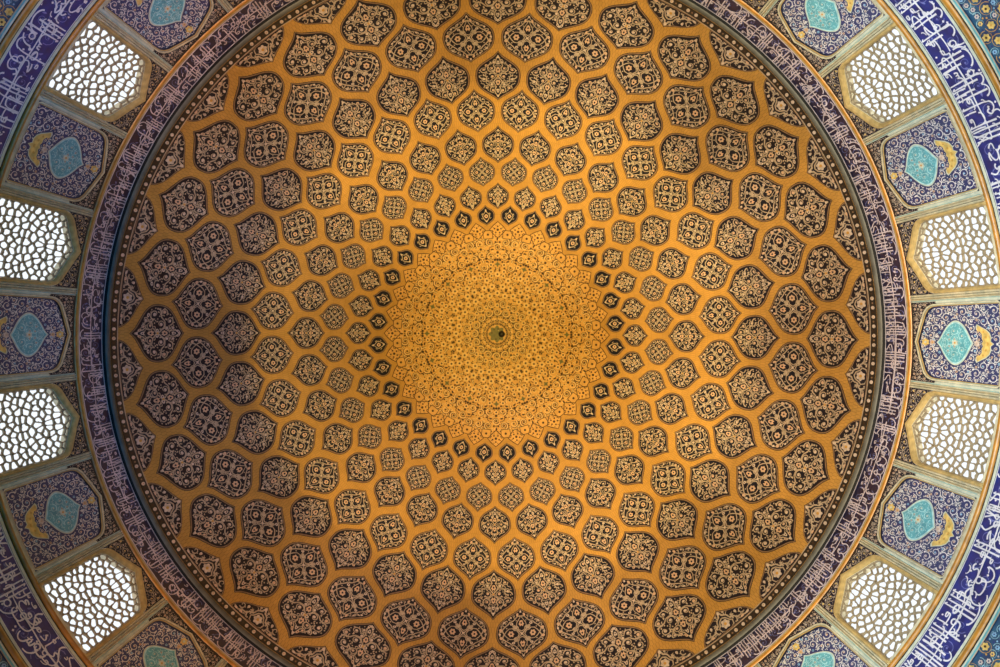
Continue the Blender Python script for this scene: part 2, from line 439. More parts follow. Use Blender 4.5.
def make_medallion(k):
    r0, r1, Wp, kind = RINGS[k]
    rm = (r0 + r1) / 2; Lp = (r1 - r0) / 2
    rng = random.Random(40 + k)
    U = unit_loz()
    origin = dome_pt(0, min(rm, 366))
    def px(x, y, d):         # x, y in medallion units -> dome
        r = rm + y * Lp
        if kind == 'H': r = min(r, CUT)
        return dome_pt(x * Wp / rm, r, d)
    N = 72
    def outline(scale_px):
        """outline moved inwards by scale_px"""
        P = []
        n = len(U)
        pts = [(x * Wp, y * Lp) for x, y in U]
        if kind == 'H':
            cy = CUT - rm
            pts = [(x, min(y, cy)) for x, y in pts]
            seen = []; 
            for p in pts:
                if p[1] >= cy - 1e-6 and seen and seen[-1][1] >= cy - 1e-6 and 0 < len([q for q in seen if q[1] >= cy - 1e-6]) and abs(p[0]) < Wp * .93: continue
                seen.append(p)
            pts = seen
        c = (0, 0) if kind != 'H' else (0, -Lp * .5)
        rad = star_outline(pts, N, c)
        out = []
        for i, q in enumerate(rad):
            a = 2 * PI * i / N
            q2 = q - scale_px
            out.append((c[0] + q2 * math.cos(a), c[1] + q2 * math.sin(a)))
        return out, c
    def ringmesh(mb, oa, ob, mname, d):
        A, c = outline(oa)
        rows = []
        if ob is None:
            for f in (1, .8, .6, .4, .2, .02):
                rows.append([dome_pt((c[0] + (x - c[0]) * f) / rm, rm + c[1] + (y - c[1]) * f, d) for x, y in A])
        else:
            B, _ = outline(ob)
            rows = [[dome_pt(x / rm, rm + y, d) for x, y in A], [dome_pt(x / rm, rm + y, d) for x, y in B]]
        mb.grid(rows, mname, True)
    t = (r1 - r0) / 54.0
    e = 0.55 + 0.45 * t
    ground = MB()
    ringmesh(ground, 0, None, 'brown' if k < 6 else 'dark', .004)
    root = ground.build('tile_medallion', None, origin)
    rim = MB(); ringmesh(rim, .6 * e, 1.7 * e, 'olive', .007)
    rim.build('rim', root, origin)
    field = MB(); ringmesh(field, 1.9 * e, None, 'navy', .008)
    field.build('field', root, origin)
    # pattern: unit disc laid into the field outline
    inner, c = outline(2.1 * e)
    rad = [math.hypot(x - c[0], y - c[1]) for x, y in inner]
    def warp(x, y, d):
        rho = math.hypot(x, y)
        if rho < 1e-6: return dome_pt(0 + c[0] / rm, rm + c[1], d + .006)
        a = math.atan2(y, x) % (2 * PI); q = a / (2 * PI) * N; i = int(q) % N; f = q - int(q)
        R_ = rad[i] * (1 - f) + rad[(i + 1) % N] * f
        # soften the corners so motifs stay round
        R_ = min(R_, (Wp + Lp) / 2 * 1.12) if rho < .7 else R_
        rr = min(rho, .98) * R_
        return dome_pt((c[0] + rr * math.cos(a)) / rm, rm + c[1] + rr * math.sin(a), d + .006)
    sm = MB()
    if kind == 'H':
        def wh(x, y, d):
            r = min(rm + y * Lp, CUT - 1.5); return dome_pt(x * (Wp - 1.5) / rm, r, d + .006)
        cv = Canvas(sm, wh, True); arabesque_half(cv, rng)
    else:
        cv = Canvas(sm, warp, True)
        if kind == 'S': arabesque_small(cv, rng)
        elif kind == 'a': arabesque_A(cv, rng, False, True)
        elif kind == 'a2': arabesque_A(cv, rng, False)
        elif kind in ('A', 'AD'): arabesque_A(cv, rng, True)
        elif kind == 'O': arabesque_O(cv, rng, False)
        else: arabesque_O(cv, rng, True)
    sm.build('scroll_pattern', root, origin)
    return root, origin

for k in range(9):
    root, origin = make_medallion(k)
    off = 0.5 if k % 2 == 0 else 0.0
    for j in range(32):
        th = TH0 + 2 * PI * (j + off) / 32
        o = root if j == 0 else dup(root)
        place(o, origin, th)
        where = 'outermost ring below the dome rim' if k == 8 else f'{ORD[k]} ring out from sunburst'
        tag(o, f'{LOOK[RINGS[k][3]]}, {where}, at {clock(th - TH0)} on clock', 'tile medallion',
            f'tile medallions in the {ORD[k]} ring of the dome')

# ------------------------------------------------------------------ the sunburst at the crown
def sunburst():
    root = empty('sunburst_medallion', dome_pt(0, 0, .02)); root.rotation_euler = (0, 0, TH0)
    O = dome_pt(0, 0, .02)
    tag(root, 'gold sunburst of dense fine arabesque at the crown of the dome', 'sunburst')
    P = lambda x, y, d: dome_pt(math.atan2(y, x), math.hypot(x, y), d + .006)
    g = MB()
    # field with a stepped edge
    n = 384
    rows = []
    def edge(a):
        ph = (a * 32 / (2 * PI)) % 1.0; ph = min(ph, 1 - ph) * 2      # 0 on a star, 1 on a square
        return 111.0 - 2.2 - abs(ph) * 6.5 if ph < .38 else 103.5 - abs(ph - .9) * 2
    for f in (1, .9, .8, .7, .6, .5, .4, .3, .2, .1, .01):
        rows.append([dome_pt(2 * PI * j / n, edge(2 * PI * j / n) * f, .006) for j in range(n)])
    g.grid(rows, 'goldbuff', True)
    g.build('field', root, O, True)
    # stars and squares on the rim
    st = MB(); cv = Canvas(st, P)
    for j in range(32):
        a = 2 * PI * j / 32
        ca, sa = math.cos(a), math.sin(a)
        T = lambda x, y, r=104.6: ((r + y) * ca - x * sa, (r + y) * sa + x * ca)
        star = []
        for i in range(8):
            b = i * PI / 4 + .0; rr = 8.2 if i % 2 == 0 else 6.2
            star.append((rr * math.sin(b), rr * math.cos(b)))
        cv.poly([T(*p) for p in star], 'goldbuff', .003)
        cv.stroke([T(*p) for p in star], .85, 'sunline', .006, closed=True)
        for i in range(5):
            b = i * 2 * PI / 5; cv.disc(T(3.4 * math.sin(b), 3.4 * math.cos(b)), .95, 'sunline', .006, 5)
        for i in range(8):
            b = i * PI / 4 + .4; cv.disc(T(5.0 * math.sin(b), 5.0 * math.cos(b)), .6, 'sunline', .006, 4)
        cv.disc(T(0, 0), 1.3, 'sunline', .006, 7)
        a2 = a + PI / 32; ca2, sa2 = math.cos(a2), math.sin(a2)
        T2 = lambda x, y: ((100.0 + y) * ca2 - x * sa2, (100.0 + y) * sa2 + x * ca2)
        sq = [(-4.4, -4.2), (4.4, -4.2), (4.9, 4.0), (-4.9, 4.0)]
        cv.poly([T2(*p) for p in sq], 'goldbuff', .004)
        cv.stroke([T2(*p) for p in sq], .85, 'sunline', .007, closed=True)
        cv.disc(T2(0, 0), 1.25, 'sunline', .007, 6)
    st.build('star_border', root, O)
    # dense mirrored arabesque, sixteenfold
    rng = random.Random(7)
    half = PI / 16
    items = []
    def ok(x, y, r):
        for (a, b, q) in items:
            if math.hypot(x - a, y - b) < (q + r) * .96: return False
        return True
    def try_place(radius, count, rmin, rmax):
        out = []
        for _ in range(count * 60):
            if len(out) >= count: break
            rr = math.sqrt(rng.uniform(rmin ** 2, rmax ** 2)); a = rng.uniform(0, half)
            x, y = rr * math.cos(a), rr * math.sin(a)
            if rng.random() < .25: x, y = rr, 0.0
            elif rng.random() < .25: x, y = rr * math.cos(half), rr * math.sin(half)
            # stay clear of the mirror lines unless right on them
            dl = y; dh = abs(math.sin(half) * x - math.cos(half) * y)
            if (1e-6 < dl < radius * .9) or (1e-6 < dh < radius * .9): continue
            if ok(x, y, radius): items.append((x, y, radius)); out.append((x, y))
        return out
    items.append((70, 0, 3.4)); items.append((0, 0, 8.5))
    big = try_place(4.1, 18, 12, 94)
    mid = try_place(2.2, 80, 10, 96)
    sml = try_place(1.2, 200, 10, 97)
    tiny = try_place(.75, 200, 9, 98)
    fl = MB(); cf = Canvas(fl, P)
    for j in range(16):
        a = 2 * PI * j / 16
        for sg in (1, -1):
            def T(x, y): 
                y *= sg
                return (x * math.cos(a) - y * math.sin(a), x * math.sin(a) + y * math.cos(a))
            def skip(x, y): return (y < 1e-6 or abs(math.atan2(y, x) - half) < 1e-5) and sg < 0
            for i, (x, y) in enumerate(big):
                if skip(x, y): continue
                if i % 3 == 0:
                    cf.flower(T(x, y), 2.9, .004, 'goldpale', 'sunline', 5)
                    for q in range(5):
                        b = i + q * 2 * PI / 5; cf.disc(T(x + 3.7 * math.cos(b), y + 3.7 * math.sin(b)), .8, 'sunline', .006, 5)
                else:
                    ph = i * 1.3; P_ = []
                    for t in range(15):
                        rr = 3.9 * (1 - .72 * t / 14); b = ph + 7.2 * t / 14
                        P_.append(T(x + rr * math.cos(b), y + rr * math.sin(b)))
                    cf.stroke(P_, 2.9, 'sunline', .002, True); cf.stroke(P_, 1.35, 'goldpale', .005, True)
                    cf.disc(T(x, y), 1.0, 'sunline', .008, 6)
            for i, (x, y) in enumerate(mid):
                if skip(x, y): continue
                b = i * 1.7
                if i % 4 == 0:
                    cf.disc(T(x, y), 2.0, 'goldpale', .003, 9); cf.disc(T(x, y), 1.0, 'sunline', .005, 6)
                elif i % 4 == 1:
                    pts = [T(x + 1.7 * math.cos(b + t * .55), y + 1.7 * math.sin(b + t * .55)) for t in range(6)]
                    cf.stroke(pts, 1.45, 'sunline', .005, True)
                elif i % 4 == 2:
                    cf.leaf(T(x - 1.8 * math.cos(b), y - 1.8 * math.sin(b)), sg * b + a, 3.9, 1.3 * sg, 'sunline', .004)
                    cf.disc(T(x + 1.3 * math.sin(b), y - 1.3 * math.cos(b)), .8, 'goldpale', .006, 5)
                else:
                    pts = [T(x + (t - 3) * .7 * math.cos(b) - math.sin(t) * .7 * math.sin(b), y + (t - 3) * .7 * math.sin(b) + math.sin(t) * .7 * math.cos(b)) for t in range(7)]
                    cf.stroke(pts, 2.0, 'sunline', .002); cf.stroke(pts, 1.1, 'goldpale', .005)
            for i, (x, y) in enumerate(sml):
                if skip(x, y): continue
                if i % 3 < 2: cf.disc(T(x, y), 1.12 + .25 * (i % 2), 'sunline', .005, 6)
                else: cf.disc(T(x, y), 1.15, 'goldpale', .004, 6); cf.disc(T(x, y), .45, 'sunline', .007, 4)
            for i, (x, y) in enumerate(tiny):
                if skip(x, y): continue
                cf.disc(T(x, y), .68, 'sunline', .005, 5)
    fl.build('arabesque', root, O)
    dm = MB(); cd = Canvas(dm, lambda x, y, d: dome_pt(y / 70, 70 + x, d + .012))
    cd.poly([(-3.1, 0), (-1, 1.1), (0, 3.4), (1, 1.1), (3.1, 0), (1, -1.1), (0, -3.4), (-1, -1.1)], 'sage', 0)
    d0 = dm.build('dark_blossom', root, O)
    for j in range(1, 16):
        o = d0.copy(); COL.objects.link(o); o.rotation_euler = (0, 0, 2 * PI * j / 16)
    cr = MB(); cc = Canvas(cr, P)
    cc.poly([((7.6 + 1.1 * math.cos(8 * t * PI / 24)) * math.cos(t * PI / 24), (7.6 + 1.1 * math.cos(8 * t * PI / 24)) * math.sin(t * PI / 24)) for t in range(48)], 'sage', .008)
    for j in range(8):
        a = 2 * PI * j / 8 + .2; cc.disc((5.2 * math.cos(a), 5.2 * math.sin(a)), .8, 'sunline', .011, 6)
        cc.stroke([(2.2 * math.cos(a), 2.2 * math.sin(a)), (4 * math.cos(a + .2), 4 * math.sin(a + .2))], .6, 'goldpale', .011)
    cc.disc((0, 0), 1.5, 'sunline', .012, 9)
    for rr_, n_, sz in ((9.9, 16, .8), (11.6, 32, .55), (13.4, 32, .9)):
        for j in range(n_):
            a = 2 * PI * (j + .5) / n_; cc.disc((rr_ * math.cos(a), rr_ * math.sin(a)), sz, 'sunline', .011, 5)
    cr.build('crown_rosette', root, O)
    hook = MB()
    rows = []
    for z, rr in ((0, .05), (.05, .12), (.10, .09), (.14, .05), (.18, .03)):
        rows.append([O + Vector((.17 + rr * math.cos(a * PI / 6), rr * math.sin(a * PI / 6), -z)) for a in range(12)])
    hook.grid(rows, 'dark', True); hook.face(rows[-1], 'dark')
    hook.build('chandelier_hook', root, O)
sunburst()

# ------------------------------------------------------------------ revolved bands
def revolve(prof, name, k, n=360, parent=None, smooth=True, rope=0):
    """prof: list of (R, z)"""
    mb = MB(); rows = []
    for i, (R, z) in enumerate(prof):
        rows.append([Vector((R * math.cos(2 * PI * j / n), R * math.sin(2 * PI * j / n), z)) for j in range(n)])
    if isinstance(k, str): mb.grid(rows, k, True)
    else:
        for i, kk in enumerate(k): mb.grid(rows[i:i + 2], kk, True)
    return mb.build(name, parent, None, smooth)
def zr(r, R=RW): return CAMZ + F * R / r

# blossom border at the foot of the dome
fb = MB(); n = 720
def drow(r, d): return [dome_pt(2 * PI * j / n, r, d) for j in range(n)]
fb.grid([drow(376.2, .006), drow(377.4, .012)], 'cream', True)
fb.grid([drow(377.4, .012), drow(380, .013), drow(383.9, .012)], 'dark', True)
border = fb.build('blossom_border')
tag(border, 'narrow black border of white blossoms around the foot of the dome', 'tile border')
bd = MB(); cvb = Canvas(bd, lambda x, y, d: dome_pt(x / 380.6 + TH0, y, d + .014))
NB = 256
for j in range(NB):
    x = 2 * PI * (j + .5) / NB * 380.6
    if j % 2 == 0: cvb.disc((x, 380.6), 1.9, 'whiteflower', 0, 8)
    else: cvb.disc((x, 380.6), 1.9, 'whiteflower', 0, 8); cvb.disc((x, 380.6), .6, 'ochre', .004, 5)
    xx = x + PI / NB * 380.6
    cvb.disc((xx, 380.6), 1.0, 'olive' if j % 2 else 'brown', 0, 6)
bd.build('blossoms', border)

# grey stone lip under the dome, then the gap, its shade painted black
lip = revolve([(9.154, 21.6), (9.135, 21.57), (9.13, 21.50), (9.16, 21.44), (9.19, 21.43)], 'trim_1', 'grey')
tag(lip, 'grey rounded stone lip circling the foot of the dome', 'moulding', kind='structure')
gap = revolve([(9.19, 21.43), (9.195, 21.435), (9.27, 21.435), (9.275, 21.40)], 'trim_2', 'gap_shade')
tag(gap, 'thin gap in black painted shade between the dome lip and the upper inscription', 'moulding', kind='structure')

def rope(name, r, half_h, prot, label, k='amber', back=.0):
    z0 = zr(r); prof = []
    for i in range(9):
        a = -PI / 2 + PI * i / 8
        prof.append((RW + .005 - prot * math.cos(a), z0 + half_h * math.sin(a)))
    o = revolve(prof, name, k, 480)
    tag(o, label, 'moulding', kind='structure')
    return o
def stripe(mb, ra, rb, k, d, n=480):
    mb.grid([[wall_pt(2 * PI * j / n, ra, d) for j in range(n)], [wall_pt(2 * PI * j / n, rb, d) for j in range(n)]], k, True)

rope('trim_3', 418.2, .055, .045, 'amber rope moulding circling above the windows, under the upper inscription')
rope('trim_4', 518.2, .06, .08, 'amber rope moulding circling below the windows, over the lower inscription')
rope('trim_5', 570.5, .065, .06, 'amber rope moulding circling below the lower cobalt inscription')

# ------------------------------------------------------------------ inscriptions
def arc(cx, cy, rx, ry, a0, a1, n=9):
    return [(cx + rx * math.cos(math.radians(a0 + (a1 - a0) * i / n)), cy + ry * math.sin(math.radians(a0 + (a1 - a0) * i / n))) for i in range(n + 1)]
# letter shapes of the slender script, x to the reader's right, y up, about 1 unit tall
G = {
    'alef': (.16, [[(0.0, .08), (.015, .55), (-.01, 1.0)], [(-.01, 1.0), (.05, .93)]]),
    'lam': (.34, [[(.10, 1.0), (.10, .25), (.06, .06)] , arc(-.08, .10, .16, .17, -15, -170, 8), [(.10, 1.0), (.16, .92)]]),
    'lamalef': (.36, [[(.14, 1.0), (.02, .35), (-.08, .06), (.0, -.02), (.1, .05)], [(-.14, .98), (.0, .45), (.10, .05)]]),
    'nun': (.42, [arc(0, .16, .19, .24, 10, -190, 12)]),
    'waw': (.30, [arc(.04, .26, .09, .10, 0, 350, 9), [(.12, .24), (.12, .05), (.0, -.13), (-.16, -.17)]]),
    'mim': (.28, [arc(.02, .18, .08, .09, 0, 350, 9), [(-.05, .14), (-.09, 0), (-.09, -.22)]]),
    'ha': (.30, [arc(.0, .2, .12, .14, 30, 390, 11), [(-.12, .2), (.0, .1), (.12, .05)]]),
    'sin': (.50, [[(.24, .32), (.22, .12), (.15, .12), (.14, .28), (.13, .12), (.06, .12), (.05, .26), (.03, .10)], arc(-.13, .12, .16, .20, 0, -180, 9)]),
    'kaf': (.46, [[(.02, .98), (-.06, .78), (.18, .52), (.18, .30), (-.02, .2), (-.22, .2)]]),
    'ya': (.56, [[(.24, .22), (.16, .32), (.06, .22), (.12, .08), (.10, -.06), (-.05, -.14), (-.24, -.08), (-.27, .06)]]),
    'ra': (.22, [[(.08, .28), (.07, .10), (-.02, -.06), (-.15, -.12)]]),
    'jim': (.44, [[(-.12, .36), (.0, .42), (.14, .34), (-.02, .26), (-.14, .10), (-.10, -.12), (.05, -.2), (.18, -.14)]]),
    'fa': (.36, [arc(.08, .34, .08, .08, 0, 350, 8), [(.15, .30), (.12, .14), (-.05, .10), (-.20, .14), (-.22, .24)]]),
    'dal': (.24, [[(-.04, .40), (.06, .26), (.06, .12), (-.10, .08)]]),
    'ayn': (.34, [[(.10, .42), (-.02, .46), (-.06, .34), (.06, .30), (-.08, .20), (-.10, .02), (.02, -.1), (.16, -.06)]]),
}
def inscription(name, ra, rb, ground, ink, faint, label, seed, pen, edge):
    mb = MB(); n = 480
    mb.grid([[wall_pt(2 * PI * j / n, ra, .004) for j in range(n)], [wall_pt(2 * PI * j / n, (ra + rb) / 2, .004) for j in range(n)], [wall_pt(2 * PI * j / n, rb, .004) for j in range(n)]], ground, True)
    root = mb.build(name)
    tag(root, label, 'inscription')
    H = rb - ra; rm = (ra + rb) / 2
    ed = MB()
    stripe(ed, ra, ra + edge, ink, .012); stripe(ed, rb - edge, rb, ink, .012)
    ed.build('edge_line', root)
    rng = random.Random(seed)
    # y=0 at the outer (lower) edge, y=1 at the upper edge; letters run to the reader's left = rising bearing
    def mp(x, y, d):
        y = max(.03, min(.97, y)); return wall_pt(x / rm, rb - y * H, d + .016)
    L_ = MB(); cv = Canvas(L_, mp)
    total = 2 * PI * rm
    W = pen
    def lay(g, x, y0, sx, sy, w=None):
        for st in G[g][1]:
            P = smooth(st)
            # ribbons are measured in ring pixels
            Q = [(x - px_ * sx * H, y0 + py_ * sy) for px_, py_ in P]
            strokepx(Q, w or W)
    def strokepx(Q, w, k=ink, d=0):
        n_ = len(Q); l, r = [], []
        for i in range(n_):
            a = Q[max(0, i - 1)]; b = Q[min(n_ - 1, i + 1)]
            dx, dy = b[0] - a[0], (b[1] - a[1]) * H; q = math.hypot(dx, dy) or 1e-9
            ww = w / 2 * (1.0 - .35 * i / max(1, n_ - 1))
            l.append((Q[i][0] - dy / q * ww, Q[i][1] + dx / q * ww / H)); r.append((Q[i][0] + dy / q * ww, Q[i][1] - dx / q * ww / H))
        L_.grid([[mp(x, y, d) for x, y in l], [mp(x, y, d) for x, y in r]], k)
    def dot(x, y, s=1.0):
        s_ = W * .95 * s
        L_.face([mp(x + s_, y, .001), mp(x, y + s_ / H, .001), mp(x - s_, y, .001), mp(x, y - s_ / H, .001)], ink)
    low = ['nun', 'waw', 'mim', 'ha', 'sin', 'ya', 'ra', 'jim', 'fa', 'dal', 'ayn', 'lam', 'kaf']
    # lower tier
    x = 0.0
    while x < total:
        mode = rng.random()
        if mode < .36:                      # group of tall parallel strokes
            m_ = rng.choice([2, 3, 3, 4]); stp = H * rng.uniform(.10, .14)
            for q in range(m_):
                xx = x + q * stp
                top = rng.uniform(.93, .97); bot = rng.choice([.10, .22, .40])
                strokepx([(xx, bot), (xx - .3, .6), (xx + .2, top)], W * 1.1)
                if rng.random() < .5: strokepx([(xx + .2, top), (xx - H * .05, top - .06)], W * .9)
            if rng.random() < .6:
                strokepx(arcs(x + m_ * stp / 2, .22, m_ * stp * .6, .16), W)
            x += m_ * stp + H * .06
        else:
            g = rng.choice(low); sc_ = rng.uniform(.85, 1.15)
            adv = G[g][0] * H * sc_
            lay(g, x + adv / 2, rng.uniform(.12, .26), sc_, sc_ * .85)
            if rng.random() < .7:
                for q in range(rng.choice([1, 1, 2, 3])): dot(x + adv * rng.uniform(.2, .8), rng.uniform(.06, .5), .8)
            x += adv * .74
    # upper tier, smaller
    x = 3.0
    while x < total:
        g = rng.choice(low + ['lamalef', 'alef', 'alef']); sc_ = rng.uniform(.75, 1.05)
        adv = G[g][0] * H * sc_
        lay(g, x + adv / 2, rng.uniform(.52, .64), sc_, sc_ * .46, W * .9)
        if rng.random() < .4: dot(x + adv * .5, rng.uniform(.55, .9), .7)
        x += adv * rng.uniform(.8, 1.15)
    # small letters and marks tucked into the gaps
    x = 1.5
    while x < total:
        g = rng.choice(['nun', 'waw', 'ra', 'dal', 'sin', 'ha', 'fa', 'mim']); sc_ = rng.uniform(.45, .62)
        lay(g, x, rng.choice([rng.uniform(.30, .40), rng.uniform(.74, .84)]), sc_, sc_ * .42, W * .7)
        x += H * rng.uniform(.22, .42)
    # long returning strokes that cross whole words
    x = 0.0
    while x < total:
        ln = H * rng.uniform(1.6, 3.4); yy = rng.uniform(.47, .54)
        m_ = 14
        strokepx([(x + ln * i / m_, yy + .012 * math.sin(i * .9)) for i in range(m_ + 1)], W * .95)
        x += ln + H * rng.uniform(-.1, .5)
    # faint vine behind the letters
    fm = MB(); cf = Canvas(fm, lambda x, y, d: wall_pt(x / rm, rb - max(.05, min(.95, y / H)) * H, d + .009))
    x = 0.0; i = 0
    while x < total:
        yy = H * (.3 if i % 2 else .7)
        cf.spiral((x, yy), H * .19, 1.2, rng.uniform(0, 6), 1 if i % 2 else -1, W * .45, faint, 0)
        cf.disc((x, yy), W * .6, faint, .002, 6)
        cf.leaf((x + H * .18, yy), rng.uniform(0, 6), H * .13, H * .04, faint, .001)
        x += H * .33; i += 1
    L_.build('lettering', root)
    fm.build('vine_foliage', root)
    return root
def arcs(cx, cy, rx, ry):
    return [(cx + rx * math.cos(math.radians(-10 - 160 * i / 9)), cy + ry * math.sin(math.radians(-10 - 160 * i / 9))) for i in range(10)]
inscription('inscription_band', 392.0, 415.0, 'violet', 'scriptdim', 'scriptfaint', 'upper band of lilac white calligraphy on violet tile under the dome lip', 5, 1.15, .9)
inscription('inscription_band', 524.0, 563.0, 'cobalt', 'script', 'scriptfaint', 'lower broad band of white calligraphy on cobalt tile below the windows', 9, 1.9, .8)

# plain strips either side of the moulding ropes
sb = MB()
stripe(sb, 415.0, 416.5, 'framegold', .01); stripe(sb, 419.5, 421.5, 'dark', .006); 
stripe(sb, 512.0, 516, 'frame', .02); stripe(sb, 520, 521.2, 'dark', .02); stripe(sb, 521.2, 524.0, 'framepale', .02)
stripe(sb, 563.0, 565.5, 'framepale', .02); stripe(sb, 565.5, 566.3, 'dark', .02); stripe(sb, 566.3, 569, 'framegold', .02)
stripe(sb, 573.2, 574.6, 'dark', .02); stripe(sb, 574.6, 576.4, 'framepale', .02); stripe(sb, 576.4, 578.4, 'turq', .02); stripe(sb, 578.4, 579.6, 'cream', .02)
o = sb.build('trim_6'); tag(o, 'thin buff, black and turquoise tile lines beside the amber rope mouldings', 'moulding', kind='structure')

# ------------------------------------------------------------------ drum cells: windows and panels
UC = 460.0                          # ring distance where one unit = one pixel sideways
def wfn(u, v, d): return wall_pt(u / UC, v, d)
CELL = math.radians(5.625) * UC     # half width of a cell
VT, VB = 420.5, 515.0               # upper and lower ends of a cell
def deg(a): return math.radians(a) * UC
def arch(points, vb):
    """right half outline from apex down -> closed outline"""
    R_ = [(deg(a), v) for a, v in points]
    R_.append((R_[-1][0], vb))
    return R_ + [(-x, y) for x, y in reversed(R_[1:])] if R_[0][0] == 0 else R_
WIN = arch([(0, 427.6), (2.4, 436.0), (3.7, 440.6), (4.2, 443.2), (4.4, 446.6), (4.45, 452)], 516.5)
WINF = arch([(0, 421.6), (2.6, 430.2), (4.1, 435.4), (4.75, 439.4), (5.0, 444.5), (5.04, 452)], 516.5)
PAN = arch([(0, 427.2), (2.0, 431.5), (3.6, 435.6), (4.2, 438.6), (4.52, 442.5), (4.6, 448)], 511.0)
PANF = arch([(0, 423.2), (2.1, 427.6), (4.0, 432.6), (4.65, 436.5), (4.93, 441.5), (4.98, 448)], 512.5)
CC = (0, 466.0)
NS = 128
def samp(poly):
    return [(CC[0] + q * math.cos(2 * PI * i / NS), CC[1] + q * math.sin(2 * PI * i / NS)) for i, q in enumerate(star_outline(poly, NS, CC))]
RECT = [(-CELL, VT), (CELL, VT), (CELL, VB), (-CELL, VB)]
def between(mb, A, B, k, d, m=1, d2=None):
    rows = []
    for q in range(m + 1):
        f = q / m
        rows.append([wfn(a[0] * (1 - f) + b[0] * f, a[1] * (1 - f) + b[1] * f, d if d2 is None else d * (1 - f) + d2 * f) for a, b in zip(A, B)])
    mb.grid(rows, k, True)
sWIN, sWINF, sPAN, sPANF, sRECT = samp(WIN), samp(WINF), samp(PAN), samp(PANF), samp(RECT)
def mould(mb, u0, u1, k, d, v0=VT, v1=VB, h=.03):
    """a rounded upright strip at both sides of a cell"""
    for sg in (1, -1):
        rows = []
        for q in range(5):
            f = q / 4; rows.append([wfn(sg * (u0 + (u1 - u0) * f), v0 + (v1 - v0) * i / 10, d + h * math.sin(PI * f)) for i in range(11)])
        mb.grid(rows, k)

def voronoi_cells(pts, bound):
    cells = []
    for i, (px_, py_) in enumerate(pts):
        poly = list(bound)
        near = sorted(((math.hypot(px_ - a, py_ - b), a, b) for j, (a, b) in enumerate(pts) if j != i))[:26]
        for _, a, b in near:
            mx_, my_ = (px_ + a) / 2, (py_ + b) / 2; nx, ny = a - px_, b - py_
            out = []
            for q in range(len(poly)):
                p, r = poly[q], poly[(q + 1) % len(poly)]
                dp = (p[0] - mx_) * nx + (p[1] - my_) * ny; dr = (r[0] - mx_) * nx + (r[1] - my_) * ny
                if dp <= 0: out.append(p)
                if (dp < 0 < dr) or (dr < 0 < dp):
                    t = dp / (dp - dr); out.append((p[0] + t * (r[0] - p[0]), p[1] + t * (r[1] - p[1])))
            poly = out
            if len(poly) < 3: break
        cells.append(poly)
    return cells

